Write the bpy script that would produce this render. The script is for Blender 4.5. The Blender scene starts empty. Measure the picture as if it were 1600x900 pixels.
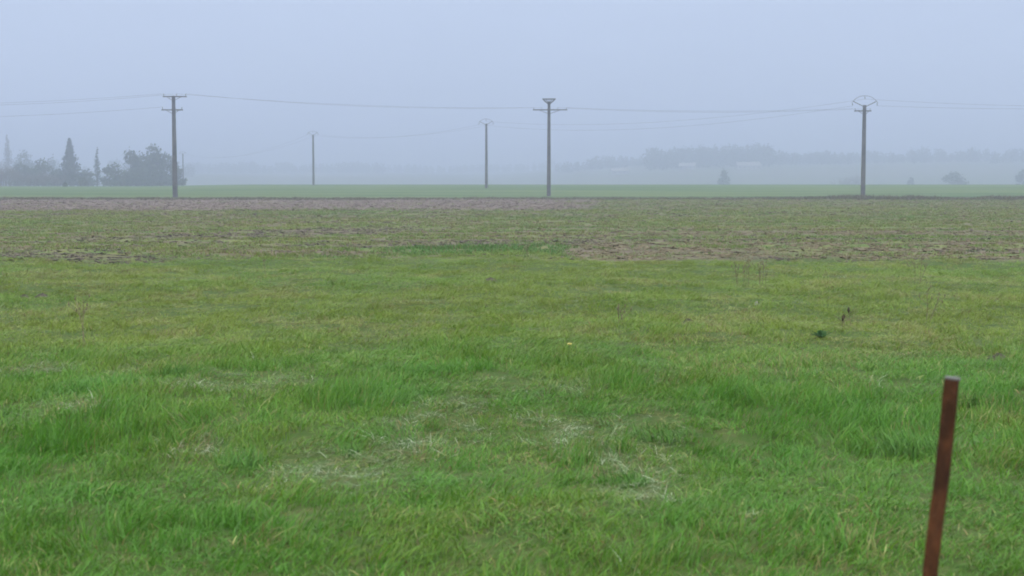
import bpy, math, random
import numpy as np
from math import radians as R, sin, cos, pi, atan
from mathutils import Vector, Matrix

random.seed(7)
rng = np.random.default_rng(11)
S = bpy.context.scene
C = S.collection

# ------------------------------------------------------------------ camera constants (50 mm lens, eye height 1.6 m)
F = 50.0 / 36.0 * 1600.0
EYE = 1.60
PITCH = atan(167.0 / F)

# ------------------------------------------------------------------ value noise (numpy)
def _hash(ix, iy, s):
    h = (ix.astype(np.int64) * 374761393 + iy.astype(np.int64) * 668265263 + s * 1442695041) & 0xFFFFFFFF
    h = ((h ^ (h >> 13)) * 1274126177) & 0xFFFFFFFF
    h = h ^ (h >> 16)
    return (h & 0xFFFFFF) / float(0xFFFFFF)

def vn(x, y, s=0):
    x = np.asarray(x, float); y = np.asarray(y, float)
    ix = np.floor(x); iy = np.floor(y)
    fx = x - ix; fy = y - iy
    fx = fx * fx * (3 - 2 * fx); fy = fy * fy * (3 - 2 * fy)
    a = _hash(ix, iy, s); b = _hash(ix + 1, iy, s); c = _hash(ix, iy + 1, s); d = _hash(ix + 1, iy + 1, s)
    return (a * (1 - fx) + b * fx) * (1 - fy) + (c * (1 - fx) + d * fx) * fy

def fbm(x, y, s=0, o=3):
    t = 0; a = 0.5; n = 0
    for k in range(o):
        t = t + a * vn(x, y, s + 17 * k); n += a
        x = x * 2.03 + 11.3; y = y * 2.03 + 5.7; a *= 0.5
    return t / n

def sst(a, b, x):
    t = np.clip((np.asarray(x, float) - a) / (b - a), 0, 1)
    return t * t * (3 - 2 * t)

# ------------------------------------------------------------------ terrain
def height(x, y):
    x = np.asarray(x, float); y = np.asarray(y, float)
    base = np.interp(y, [-40, 140, 210, 264, 330, 420, 500, 620, 800, 1000, 1300, 2000, 4000],
                     [0, 0, .60, .88, .85, .25, -.6, -2.0, -1.0, 4.0, 9.0, 14.0, 14.0])
    yy = np.maximum(y, 1.0)
    left = 1 - 0.45 * sst(-0.18, -0.27, x / yy) * sst(140, 300, y) * sst(520, 420, y)
    base = base * left
    hill = 8.5 * sst(-20, 130, x) * sst(640, 950, y)
    hill = hill + 6.0 * sst(180, 420, x) * sst(950, 1250, y) + 5 * sst(500, 900, y) * (fbm(x / 260.0, y / 260.0, 5, 2) - .5)
    near = sst(42, 30, y)
    bump = 0.17 * (fbm(x / 1.7, y / 1.7, 3, 3) - .5) * near + 0.16 * (fbm(x / 5.0, y / 7.0, 9, 2) - .5) * (0.3 + 0.7 * near) * sst(300, 120, y)
    rough = 0.06 * (fbm(x / 0.9, y / 0.9, 21, 2) - .5) * sst(28, 32, y) * sst(140, 128, y)
    return base + hill + bump + rough

H00 = float(height(0, 0))

def ray(px, py):
    u = (px - 800.0) / F; v = (450.0 - py) / F
    return np.array([u, cos(PITCH) + v * sin(PITCH), -sin(PITCH) + v * cos(PITCH)])

def spot(px, py):
    d = ray(px, py); t = EYE / -d[2]
    return float(d[0] * t), float(d[1] * t)

def at_depth(px, Y):
    d = ray(px, 291.0)
    return float(d[0] / d[1] * Y)

# ------------------------------------------------------------------ node helpers / materials
def new_mat(name):
    m = bpy.data.materials.new(name); m.use_nodes = True
    nt = m.node_tree
    for n in list(nt.nodes): nt.nodes.remove(n)
    out = nt.nodes.new('ShaderNodeOutputMaterial')
    return m, nt, out

def N(nt, t, **kw):
    n = nt.nodes.new(t)
    for k, v in kw.items(): setattr(n, k, v)
    return n

def mixc(nt, fac, a, b):
    n = nt.nodes.new('ShaderNodeMix'); n.data_type = 'RGBA'
    for i, v in ((0, fac), (6, a), (7, b)):
        if isinstance(v, (int, float)): n.inputs[i].default_value = v
        elif isinstance(v, tuple): n.inputs[i].default_value = (v[0], v[1], v[2], 1)
        else: nt.links.new(v, n.inputs[i])
    return n.outputs[2]

def math_(nt, op, a, b=None, clamp=False):
    n = nt.nodes.new('ShaderNodeMath'); n.operation = op; n.use_clamp = clamp
    for i, v in ((0, a), (1, b)):
        if v is None: continue
        if isinstance(v, (int, float)): n.inputs[i].default_value = v
        else: nt.links.new(v, n.inputs[i])
    return n.outputs[0]

def maprange(nt, v, a, b, c=0.0, d=1.0, smooth=True):
    n = nt.nodes.new('ShaderNodeMapRange'); n.interpolation_type = 'SMOOTHSTEP' if smooth else 'LINEAR'
    nt.links.new(v, n.inputs[0])
    for i, q in zip((1, 2, 3, 4), (a, b, c, d)): n.inputs[i].default_value = q
    return n.outputs[0]

def noise(nt, vec, scale, detail=4.0, rough=0.55, dist=0.0):
    n = nt.nodes.new('ShaderNodeTexNoise'); n.inputs['Scale'].default_value = scale
    n.inputs['Detail'].default_value = detail; n.inputs['Roughness'].default_value = rough
    n.inputs['Distortion'].default_value = dist
    if vec is not None: nt.links.new(vec, n.inputs['Vector'])
    return n.outputs['Fac']

def mapping(nt, vec, scale=(1, 1, 1), rot=(0, 0, 0), loc=(0, 0, 0)):
    n = nt.nodes.new('ShaderNodeMapping'); nt.links.new(vec, n.inputs['Vector'])
    n.inputs['Scale'].default_value = scale; n.inputs['Rotation'].default_value = rot; n.inputs['Location'].default_value = loc
    return n.outputs['Vector']

def principled(nt, out, col, rough=0.8, spec=0.2, metal=0.0, bump=None):
    b = nt.nodes.new('ShaderNodeBsdfPrincipled')
    if isinstance(col, tuple): b.inputs['Base Color'].default_value = (*col, 1)
    else: nt.links.new(col, b.inputs['Base Color'])
    b.inputs['Roughness'].default_value = rough
    b.inputs['Specular IOR Level'].default_value = spec
    b.inputs['Metallic'].default_value = metal
    if bump is not None:
        bn = nt.nodes.new('ShaderNodeBump'); bn.inputs['Strength'].default_value = bump[1]; bn.inputs['Distance'].default_value = bump[2]
        nt.links.new(bump[0], bn.inputs['Height']); nt.links.new(bn.outputs[0], b.inputs['Normal'])
    nt.links.new(b.outputs[0], out.inputs['Surface'])
    return b

def simple_mat(name, c1, c2, scale=3.0, rough=0.8, spec=0.2, metal=0.0, detail=5.0, bump=0.0):
    m, nt, out = new_mat(name)
    tc = N(nt, 'ShaderNodeTexCoord')
    f = noise(nt, tc.outputs['Object'], scale, detail)
    f2 = maprange(nt, f, 0.35, 0.65)
    principled(nt, out, mixc(nt, f2, c1, c2), rough, spec, metal, (f, bump, 0.02) if bump else None)
    return m

def blade_mat(name, lush, olive, dry, brown):
    """leaf blades: tint (lush to olive) and dry come from each tuft, fine variation from noise and the tuft's random"""
    m, nt, out = new_mat(name)
    at = N(nt, 'ShaderNodeAttribute', attribute_type='INSTANCER', attribute_name='tint')
    ad = N(nt, 'ShaderNodeAttribute', attribute_type='INSTANCER', attribute_name='dry')
    av = N(nt, 'ShaderNodeAttribute', attribute_type='GEOMETRY', attribute_name='bv')
    oi = N(nt, 'ShaderNodeObjectInfo')
    geo = N(nt, 'ShaderNodeNewGeometry')
    n1 = noise(nt, geo.outputs['Position'], 1.1, 4.0)
    t = math_(nt, 'ADD', at.outputs['Fac'], math_(nt, 'MULTIPLY', math_(nt, 'SUBTRACT', n1, 0.5), 1.1))
    t = math_(nt, 'ADD', t, math_(nt, 'MULTIPLY', math_(nt, 'SUBTRACT', av.outputs['Fac'], 0.5), 0.6), True)
    green = mixc(nt, t, lush, olive)
    # each blade: a few are dead
    dd = math_(nt, 'ADD', ad.outputs['Fac'], math_(nt, 'MULTIPLY', oi.outputs['Random'], 0.06))
    isdry = math_(nt, 'GREATER_THAN', dd, av.outputs['Fac'])
    br = mixc(nt, maprange(nt, noise(nt, geo.outputs['Position'], 7.0, 2.0), .4, .6), dry, brown)
    col = mixc(nt, isdry, green, br)
    vv = N(nt, 'ShaderNodeHueSaturation')
    nt.links.new(col, vv.inputs['Color'])
    nt.links.new(math_(nt, 'ADD', math_(nt, 'ADD', math_(nt, 'MULTIPLY', oi.outputs['Random'], 0.30), math_(nt, 'MULTIPLY', math_(nt, 'FRACT', math_(nt, 'MULTIPLY', av.outputs['Fac'], 37.0)), 0.55)), 0.58), vv.inputs['Value'])
    b = N(nt, 'ShaderNodeBsdfPrincipled')
    nt.links.new(vv.outputs[0], b.inputs['Base Color'])
    b.inputs['Roughness'].default_value = 0.45; b.inputs['Specular IOR Level'].default_value = 0.28
    tr = N(nt, 'ShaderNodeBsdfTranslucent'); nt.links.new(vv.outputs[0], tr.inputs['Color'])
    mx = N(nt, 'ShaderNodeMixShader'); mx.inputs[0].default_value = 0.3
    nt.links.new(b.outputs[0], mx.inputs[1]); nt.links.new(tr.outputs[0], mx.inputs[2])
    nt.links.new(mx.outputs[0], out.inputs['Surface'])
    return m

M_GRASS = blade_mat('grass_blades', (.070, .200, .018), (.146, .206, .018), (.27, .30, .10), (.17, .13, .05))
M_DRY = blade_mat('dead_grass', (.10, .19, .06), (.20, .26, .10), (.48, .54, .40), (.21, .17, .085))
M_STRAW = blade_mat('stubble_straw', (.10, .15, .05), (.17, .18, .07), (.27, .24, .12), (.15, .115, .065))
M_WEED = blade_mat('stubble_weeds', (.068, .165, .026), (.165, .205, .038), (.20, .16, .075), (.14, .095, .055))
M_VERGE = blade_mat('rough_verge', (.055, .075, .035), (.10, .10, .055), (.15, .125, .09), (.085, .066, .052))

def ground_mat():
    m, nt, out = new_mat('field_ground')
    geo = N(nt, 'ShaderNodeNewGeometry')
    P = geo.outputs['Position']
    sx = N(nt, 'ShaderNodeSeparateXYZ'); nt.links.new(P, sx.inputs[0])
    Y = sx.outputs['Y']
    wob = noise(nt, P, 0.25, 3.0)
    Yw = math_(nt, 'ADD', Y, math_(nt, 'MULTIPLY', math_(nt, 'SUBTRACT', wob, 0.5), 4.0))
    # meadow floor: thatch and moss between the blades
    n_f = noise(nt, P, 9.0, 5.0)
    meadow = mixc(nt, maprange(nt, n_f, .35, .65), (.040, .075, .016), (.062, .078, .024))
    # stubble: earth with a skin of moss, in rows
    rows = noise(nt, mapping(nt, P, (.07, .55, 1), (0, 0, R(-4))), 1.0, 5.0, 0.6)
    earth_n = noise(nt, P, 2.3, 6.0, 0.65)
    earth = mixc(nt, maprange(nt, earth_n, .35, .65), (.072, .056, .043), (.140, .116, .086))
    moss = mixc(nt, maprange(nt, noise(nt, P, 1.4, 4.0), .4, .6), (.075, .120, .035), (.14, .15, .055))
    stub = mixc(nt, maprange(nt, rows, .44, .60), earth, moss)
    ploughed = mixc(nt, maprange(nt, noise(nt, mapping(nt, P, (.12, 1.0, 1), (0, 0, R(-3))), 1.0, 4.0), .38, .62), (.100, .075, .068), (.165, .138, .125))
    wheat = mixc(nt, maprange(nt, noise(nt, mapping(nt, P, (.02, .12, 1), (0, 0, R(5))), 1.0, 4.0), .35, .65), (.042, .085, .030), (.090, .122, .046))
    far = mixc(nt, maprange(nt, noise(nt, mapping(nt, P, (.004, .012, 1)), 1.0, 3.0), .4, .6), (.060, .080, .045), (.085, .085, .06))
    c = mixc(nt, maprange(nt, Yw, 28.5, 30.5), meadow, stub)
    plx = math_(nt, 'SUBTRACT', math_(nt, 'MULTIPLY', Y, 0.06), sx.outputs['X'])
    plm = math_(nt, 'MULTIPLY', maprange(nt, Yw, 80, 90), maprange(nt, plx, -6, 6))
    c = mixc(nt, plm, c, ploughed)
    c = mixc(nt, maprange(nt, Yw, 127, 133), c, wheat)
    c = mixc(nt, maprange(nt, Yw, 560, 640), c, far)
    principled(nt, out, c, 0.95, 0.1, 0.0, (earth_n, 0.6, 0.05))
    return m

# ------------------------------------------------------------------ mesh builder
class MB:
    def __init__(s): s.v = []; s.f = []
    def add(s, vs, fs):
        o = len(s.v); s.v += [tuple(map(float, q)) for q in vs]; s.f += [tuple(i + o for i in f) for f in fs]
    def bar(s, a, b, ra, rb=None, n=6, up=None, cap=True):
        rb = ra if rb is None else rb
        a = Vector(a); b = Vector(b); d = (b - a)
        if d.length < 1e-6: return
        d.normalize()
        u = d.orthogonal().normalized() if up is None else d.cross(Vector(up)).normalized()
        w = d.cross(u)
        vs = []
        for c, r in ((a, ra), (b, rb)):
            for k in range(n):
                t = 2 * pi * (k + .5) / n
                vs.append(c + u * (r * cos(t)) + w * (r * sin(t)))
        fs = [(k, (k + 1) % n, n + (k + 1) % n, n + k) for k in range(n)]
        if cap: fs += [tuple(range(n - 1, -1, -1)), tuple(range(n, 2 * n))]
        s.add(vs, fs)
    def box(s, x0, x1, y0, y1, z0, z1):
        vs = [(x, y, z) for z in (z0, z1) for y in (y0, y1) for x in (x0, x1)]
        s.add(vs, [(0, 2, 3, 1), (4, 5, 7, 6), (0, 1, 5, 4), (2, 6, 7, 3), (0, 4, 6, 2), (1, 3, 7, 5)])
    def tube(s, pts, rs, n=6):
        pts = [Vector(p) for p in pts]
        rs = [rs] * len(pts) if isinstance(rs, (int, float)) else rs
        o = len(s.v); vs = []
        for i, p in enumerate(pts):
            d = (pts[min(i + 1, len(pts) - 1)] - pts[max(i - 1, 0)]).normalized()
            ref = Vector((0, 0, 1)) if abs(d.z) < .95 else Vector((1, 0, 0))
            u = d.cross(ref).normalized(); w = d.cross(u)
            for k in range(n):
                t = 2 * pi * k / n
                vs.append(p + u * (rs[i] * cos(t)) + w * (rs[i] * sin(t)))
        fs = []
        for i in range(len(pts) - 1):
            for k in range(n):
                fs.append((i * n + k, i * n + (k + 1) % n, (i + 1) * n + (k + 1) % n, (i + 1) * n + k))
        fs += [tuple(range(n - 1, -1, -1)), tuple(range((len(pts) - 1) * n, len(pts) * n))]
        s.add(vs, fs)
    def lathe(s, prof, n=10, c=(0, 0, 0)):
        vs = []
        for r, z in prof:
            for k in range(n):
                t = 2 * pi * k / n; vs.append((c[0] + r * cos(t), c[1] + r * sin(t), c[2] + z))
        m = len(prof)
        fs = [(i * n + k, i * n + (k + 1) % n, (i + 1) * n + (k + 1) % n, (i + 1) * n + k) for i in range(m - 1) for k in range(n)]
        fs += [tuple(range(n - 1, -1, -1)), tuple(range((m - 1) * n, m * n))]
        s.add(vs, fs)
    def mesh(s, name, mat, smooth=False):
        me = bpy.data.meshes.new(name); me.from_pydata(s.v, [], s.f); me.update()
        if mat: me.materials.append(mat)
        if smooth: me.polygons.foreach_set('use_smooth', [True] * len(me.polygons))
        return me
    def build(s, name, mat, parent=None, smooth=False, loc=None):
        o = bpy.data.objects.new(name, s.mesh(name, mat, smooth)); C.objects.link(o)
        if parent: o.parent = parent
        if loc is not None: o.location = loc
        return o

def tag(o, label=None, cat=None, group=None, kind=None):
    if label: o['label'] = label
    if cat: o['category'] = cat
    if group: o['group'] = group
    if kind: o['kind'] = kind
    return o

def empty(name, loc, label, cat, group=None, rz=0.0):
    e = bpy.data.objects.new(name, None); C.objects.link(e)
    e.empty_display_size = .2; e.location = loc; e.rotation_euler = (0, 0, rz)
    return tag(e, label, cat, group)

# ------------------------------------------------------------------ ground sheet
def grow(start, step, end, q):
    out = []; v = start; st = step
    while v < end:
        v += st; st *= q; out.append(v)
    return out

def make_ground():
    xs = np.arange(-12, 12.01, 0.16); g = grow(12, .18, 4000, 1.075)
    xs = np.concatenate([-np.array(g[::-1]), xs, np.array(g)])
    ys = np.concatenate([[-60, -30, -15, -8, -4, -1, 1, 2, 3, 3.6], np.arange(4, 32, .15), np.array(grow(32, .16, 140, 1.012)), ])
    ys = np.concatenate([ys, np.array(grow(ys[-1], 2.0, 4200, 1.035))])
    X, Y = np.meshgrid(xs, ys)
    Z = height(X, Y) - H00
    nx, ny = len(xs), len(ys)
    co = np.stack([X, Y, Z], -1).reshape(-1, 3)
    i = np.arange((nx) * (ny)).reshape(ny, nx)
    q = np.stack([i[:-1, :-1], i[:-1, 1:], i[1:, 1:], i[1:, :-1]], -1).reshape(-1, 4)
    me = bpy.data.meshes.new('ground')
    me.vertices.add(len(co)); me.vertices.foreach_set('co', co.ravel())
    me.loops.add(q.size); me.loops.foreach_set('vertex_index', q.ravel().astype(np.int32))
    me.polygons.add(len(q)); me.polygons.foreach_set('loop_start', np.arange(0, q.size, 4, dtype=np.int32))
    me.update(); me.validate()
    me.polygons.foreach_set('use_smooth', [True] * len(q))
    me.materials.append(ground_mat())
    o = bpy.data.objects.new('ground', me); C.objects.link(o)
    tag(o, kind='structure')
    return o

def gz(x, y): return float(height(x, y)) - H00
make_ground()

# ------------------------------------------------------------------ tuft prototypes (leaf blades as tapered bent ribbons)
def tuft_mesh(name, n, rad, h0, h1, w0, w1, bend, spread, mat, seed, flat=0.0):
    g = np.random.default_rng(seed)
    vs = []; fs = []; bv = []
    for k in range(n):
        r = rad * math.sqrt(g.random()); t = g.random() * 2 * pi
        bx, by = r * cos(t), r * sin(t)
        h = h0 + (h1 - h0) * g.random() ** 1.3
        w = w0 + (w1 - w0) * g.random()
        a = g.normal(0, spread)
        b = bend * (0.35 + 1.0 * g.random())
        fl = 1 - flat * g.random()
        dx, dy = cos(a), sin(a)
        wa = g.random() * pi
        wx, wy = cos(wa), sin(wa)
        o = len(vs); val = g.random()
        for j, tt in enumerate((0.0, .4, .75, 1.0)):
            k1 = b * h * tt ** 1.8
            z = h * fl * (tt - .38 * min(b, 1.3) * tt * tt) - .01
            ww = w * (1.0, .95, .62, 0.0)[j] * .5
            px, py = bx + dx * k1, by + dy * k1
            if j < 3:
                vs.append((px - wx * ww, py - wy * ww, z)); vs.append((px + wx * ww, py + wy * ww, z))
            else:
                vs.append((px, py, z))
        fs += [(o, o + 1, o + 3, o + 2), (o + 2, o + 3, o + 5, o + 4), (o + 4, o + 5, o + 6)]
        bv += [val] * 3
    me = bpy.data.meshes.new(name); me.from_pydata(vs, [], fs); me.update()
    me.materials.append(mat)
    at = me.attributes.new('bv', 'FLOAT', 'FACE'); at.data.foreach_set('value', bv)
    me.polygons.foreach_set('use_smooth', [True] * len(me.polygons))
    return me

def clod_mesh(name, mat, seed):
    g = np.random.default_rng(seed)
    mb = MB()
    for k in range(7):
        r = .03 + .05 * g.random(); c = (g.normal(0, .16), g.normal(0, .12), r * .2)
        n = 7; vs = []; fs = []
        for i in range(4):
            ph = pi * (i + .5) / 4
            for j in range(n):
                q = r * (.75 + .5 * g.random()); t = 2 * pi * j / n
                vs.append((c[0] + q * sin(ph) * cos(t) * 1.25, c[1] + q * sin(ph) * sin(t), c[2] + q * cos(ph) * .8))
        for i in range(3):
            for j in range(n): fs.append((i * n + j, (i + 1) * n + j, (i + 1) * n + (j + 1) % n, i * n + (j + 1) % n))
        fs += [tuple(range(n)), tuple(range(4 * n - 1, 3 * n - 1, -1))]
        mb.add(vs, fs)
    return mb.mesh(name, mat)

def scatter(name, protos, pts, rot, scl, tint, dry, idx, label, cat):
    col = bpy.data.collections.new(name + '_source')
    for i, me in enumerate(protos):
        o = bpy.data.objects.new('%s_source_%02d' % (name, i), me); col.objects.link(o)
    me = bpy.data.meshes.new(name)
    n = len(pts); me.vertices.add(n); me.vertices.foreach_set('co', np.asarray(pts, np.float32).ravel())
    a = me.attributes.new('rot', 'FLOAT_VECTOR', 'POINT'); a.data.foreach_set('vector', np.asarray(rot, np.float32).ravel())
    a = me.attributes.new('scl', 'FLOAT_VECTOR', 'POINT'); a.data.foreach_set('vector', np.asarray(scl, np.float32).ravel())
    for nm, arr in (('tint', tint), ('dry', dry)):
        a = me.attributes.new(nm, 'FLOAT', 'POINT'); a.data.foreach_set('value', np.asarray(arr, np.float32))
    a = me.attributes.new('idx', 'INT', 'POINT'); a.data.foreach_set('value', np.asarray(idx, np.int32))
    o = bpy.data.objects.new(name, me); C.objects.link(o)
    ng = bpy.data.node_groups.new(name, 'GeometryNodeTree')
    ng.interface.new_socket('Geometry', in_out='INPUT', socket_type='NodeSocketGeometry')
    ng.interface.new_socket('Geometry', in_out='OUTPUT', socket_type='NodeSocketGeometry')
    gi = ng.nodes.new('NodeGroupInput'); go = ng.nodes.new('NodeGroupOutput')
    ci = ng.nodes.new('GeometryNodeCollectionInfo'); ci.inputs['Collection'].default_value = col
    ci.inputs['Separate Children'].default_value = True; ci.inputs['Reset Children'].default_value = True
    def attr(nm, t):
        k = ng.nodes.new('GeometryNodeInputNamedAttribute'); k.data_type = t; k.inputs['Name'].default_value = nm
        return k.outputs[0]
    ip = ng.nodes.new('GeometryNodeInstanceOnPoints')
    er = ng.nodes.new('FunctionNodeEulerToRotation')
    L = ng.links.new
    L(gi.outputs[0], ip.inputs['Points']); L(ci.outputs[0], ip.inputs['Instance'])
    ip.inputs['Pick Instance'].default_value = True
    L(attr('idx', 'INT'), ip.inputs['Instance Index'])
    L(attr('rot', 'FLOAT_VECTOR'), er.inputs[0]); L(er.outputs[0], ip.inputs['Rotation'])
    L(attr('scl', 'FLOAT_VECTOR'), ip.inputs['Scale'])
    L(ip.outputs[0], go.inputs[0])
    md = o.modifiers.new('scatter', 'NODES'); md.node_group = ng
    tag(o, label, cat, kind='stuff')
    return o

def wedge(y0, y1, dens, margin, lo=None):
    """jittered random points over the view wedge, dens(y) per square metre"""
    P = []
    y = y0
    while y < y1:
        dy = max(.25, y * .03)
        hw = .37 * y + margin
        n = rng.poisson(dens(y + dy / 2) * 2 * hw * dy)
        P.append(np.stack([rng.uniform(-hw, hw, n), rng.uniform(y, y + dy, n)], -1))
        y += dy
    return np.concatenate(P)

# patches of the meadow that the photo shows: (px, py, half width in px, half height in px, strength)
def patch_mask(x, y, items, soft=0.5):
    m = np.zeros_like(x)
    for (px, py, wx, wy, st) in items:
        cx, cy = spot(px, py)
        x1, _ = spot(px + wx, py); _, y1 = spot(px, py - wy); _, y2 = spot(px, py + wy)
        rx = abs(x1 - cx); ry = np.where(y > cy, abs(y1 - cy), abs(y2 - cy))
        d = np.sqrt(((x - cx) / rx) ** 2 + ((y - cy) / ry) ** 2)
        d = d + (fbm(x * 3.1, y * 2.2, 77, 3) - .5) * 1.5
        m = np.maximum(m, st * sst(1.25, .45, d))
    return m

DRY = [(510, 715, 110, 55, .8), (690, 655, 75, 38, .85), (590, 690, 60, 30, .9), (420, 605, 130, 14, .55), (985, 735, 60, 45, .9), (920, 655, 110, 24, .8),
       (30, 575, 60, 12, .9), (190, 580, 30, 7, .7), (300, 690, 40, 25, .6), (120, 640, 60, 20, .45), (820, 605, 140, 14, .5), (330, 600, 60, 16, .6),
       (440, 700, 30, 18, .8), (1030, 690, 40, 30, .6), (420, 760, 50, 22, .4), (1490, 615, 40, 16, .35)]
GAP = [(1170, 786, 36, 9, 1), (1290, 776, 46, 9, 1), (1500, 770, 40, 8, .9), (890, 650, 22, 8, 1), (1045, 650, 40, 13, 1), (830, 700, 18, 8, .7), (420, 830, 24, 8, .8),
       (960, 715, 30, 7, .8), (130, 640, 20, 8, .7), (280, 690, 26, 8, .5), (610, 795, 30, 7, .6), (1430, 775, 26, 7, .7), (520, 830, 15, 6, .6), (500, 720, 20, 8, .6)]
LUSH = [(1340, 650, 240, 45, .5), (700, 590, 100, 10, .7), (560, 615, 80, 24, .8), (650, 660, 40, 40, .8), (80, 700, 120, 60, .6), (150, 610, 60, 14, .7), (330, 800, 160, 40, .4),
        (930, 580, 40, 6, .8), (370, 690, 26, 14, 1), (540, 672, 22, 12, .9), (272, 582, 12, 7, 1), (140, 606, 26, 7, 1), (300, 660, 40, 20, .7), (900, 680, 60, 24, .6),
        (720, 690, 60, 22, .6), (960, 690, 30, 16, .8), (1430, 668, 36, 16, 1), (1180, 680, 100, 20, .6), (1525, 610, 40, 24, .8), (480, 760, 60, 26, .5), (1000, 600, 90, 14, .5)]

def meadow():
    gr = [tuft_mesh('grass_tuft', 64, .15, .035, .105, .0028, .0052, .85, 1.35, M_GRASS, 100 + i) for i in range(6)]
    gr += [tuft_mesh('upright_tuft', 56, .12, .08, .20, .0032, .0058, .6, .8, M_GRASS, 200 + i) for i in range(4)]
    br = [tuft_mesh('broad_tuft', 16, .13, .04, .10, .006, .011, .9, 1.4, M_GRASS, 250 + i) for i in range(3)]
    gr += [tuft_mesh('dead_tuft', 46, .15, .05, .12, .0026, .0045, 1.35, 1.3, M_DRY, 300 + i, .5) for i in range(4)]
    gr += br
    P = wedge(4.2, 32.5, lambda y: 92 if y < 13 else 92 * (13 / y) ** 1.0, 3.5)
    x, y = P[:, 0], P[:, 1]
    edge = 29.6 + 2.2 * (fbm(x / 3.0, y * 0 + 3.3, 41, 2) - .5) * 2 + 1.5 * sst(-2.5, -1, x) * sst(2.0, 1, x) - 2.0 * sst(-5, -8, x)
    keep = y < edge + rng.normal(0, .35, len(x))
    x, y = x[keep], y[keep]
    n = len(x)
    dry = patch_mask(x, y, DRY); gap = patch_mask(x, y, GAP); lush = patch_mask(x, y, LUSH)
    big = fbm(x / 2.2, y / 3.2, 51, 3); mid = fbm(x / .55, y / .8, 52, 3); fine = vn(x / .28, y / .28, 53)
    farness = sst(10.5, 16.5, y + 3 * (big - .5))
    # height: short yellower sward further out, thicker and rougher close by
    hs = (.46 + .62 * sst(.3, .75, mid)) * (1 - .40 * farness) + .26 * lush - .12 * (fine - .5)
    hs = hs * (1 - .72 * gap) * (1 - .25 * dry)
    tint = .05 + .72 * farness + .95 * (big - .5) + .35 * (mid - .5) - .35 * lush + .15 * dry
    dr = .022 + .06 * farness + .42 * sst(.53, .70, fbm(x / .7, y / 1.1, 54, 3)) * (.35 + .65 * farness) + .32 * dry + .85 * gap
    isdead = rng.random(n) < .72 * dry + .15 * gap + .06 * sst(.6, .7, mid)
    isup = (~isdead) & (rng.random(n) < .12 + .5 * lush * (1 - farness))
    # thin out where gaps are
    keep = rng.random(n) > .2 * gap
    idx = np.where(isdead, rng.integers(10, 14, n), np.where(isup, rng.integers(6, 10, n), rng.integers(0, 6, n)))
    idx = np.where((~isdead) & (rng.random(n) < .14), rng.integers(14, 17, n), idx)
    rz = rng.normal(.25, 1.05, n) + 1.6 * (fbm(x / 1.4, y / 1.4, 57, 2) - .5) * 2
    rz = np.where(isdead, rng.uniform(-pi, pi, n), rz)
    rot = np.stack([rng.normal(0, .14, n), rng.normal(.0, .14, n), rz], -1)
    s = rng.uniform(.8, 1.25, n)
    scl = np.stack([s, s, s * np.clip(hs, .22, 2.2)], -1)
    z = height(x, y) - H00
    k = keep
    scatter('meadow_grass', gr, np.stack([x, y, z], -1)[k], rot[k], scl[k], np.clip(tint, -.3, 1.2)[k], np.clip(dr, 0, .95)[k], idx[k],
            'short green meadow grass with pale dead blades covering the foreground', 'grass')
meadow()

# ------------------------------------------------------------------ stubble field behind the meadow: weeds, straw, clods
M_CLOD = simple_mat('earth_clods', (.080, .062, .042), (.150, .122, .080), 6.0, .95, .1)
M_CLODD = simple_mat('dark_wet_clods', (.058, .046, .040), (.105, .086, .074), 6.0, .95, .1)
M_CLODP = simple_mat('ploughed_clods', (.100, .076, .070), (.175, .145, .132), 4.0, .95, .1)

def bands(x, y):
    px = x / y * F + 800.0
    py = 283 + EYE * F / y
    w = (fbm(x / 6.0, y / 6.0, 61, 3) - .5) * 14
    py = py + w * .55
    bareA = sst(850, 930, px) * sst(372, 380, py - (px - 1000) * .004) * (.55 + .45 * sst(.35, .6, fbm(x / 2.5, y / 1.2, 62, 3)))
    bareB = sst(290, 180, px) * sst(386, 394, py)
    c0 = 372 - (px - 150) * .035
    bareC = sst(60, 160, px) * sst(760, 620, px) * sst(7, 3, np.abs(py - c0)) * .9
    bareC2 = sst(380, 460, px) * sst(1000, 860, px) * sst(5, 2, np.abs(py - 381 + (px - 600) * .012)) * .8
    bareD = sst(800, 880, px) * sst(5, 2, np.abs(py - 366 + (px - 1000) * .006)) * .85
    plough = sst(330, 325, py) * sst(980, 860, px)
    ploughR = sst(330, 322, py) * sst(900, 1000, px) * .45
    green = sst(590, 640, px) * sst(900, 850, px) * sst(9, 4, np.abs(py - 389))
    return bareA, bareB, np.maximum(bareC, bareC2), bareD, plough, ploughR, green

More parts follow.
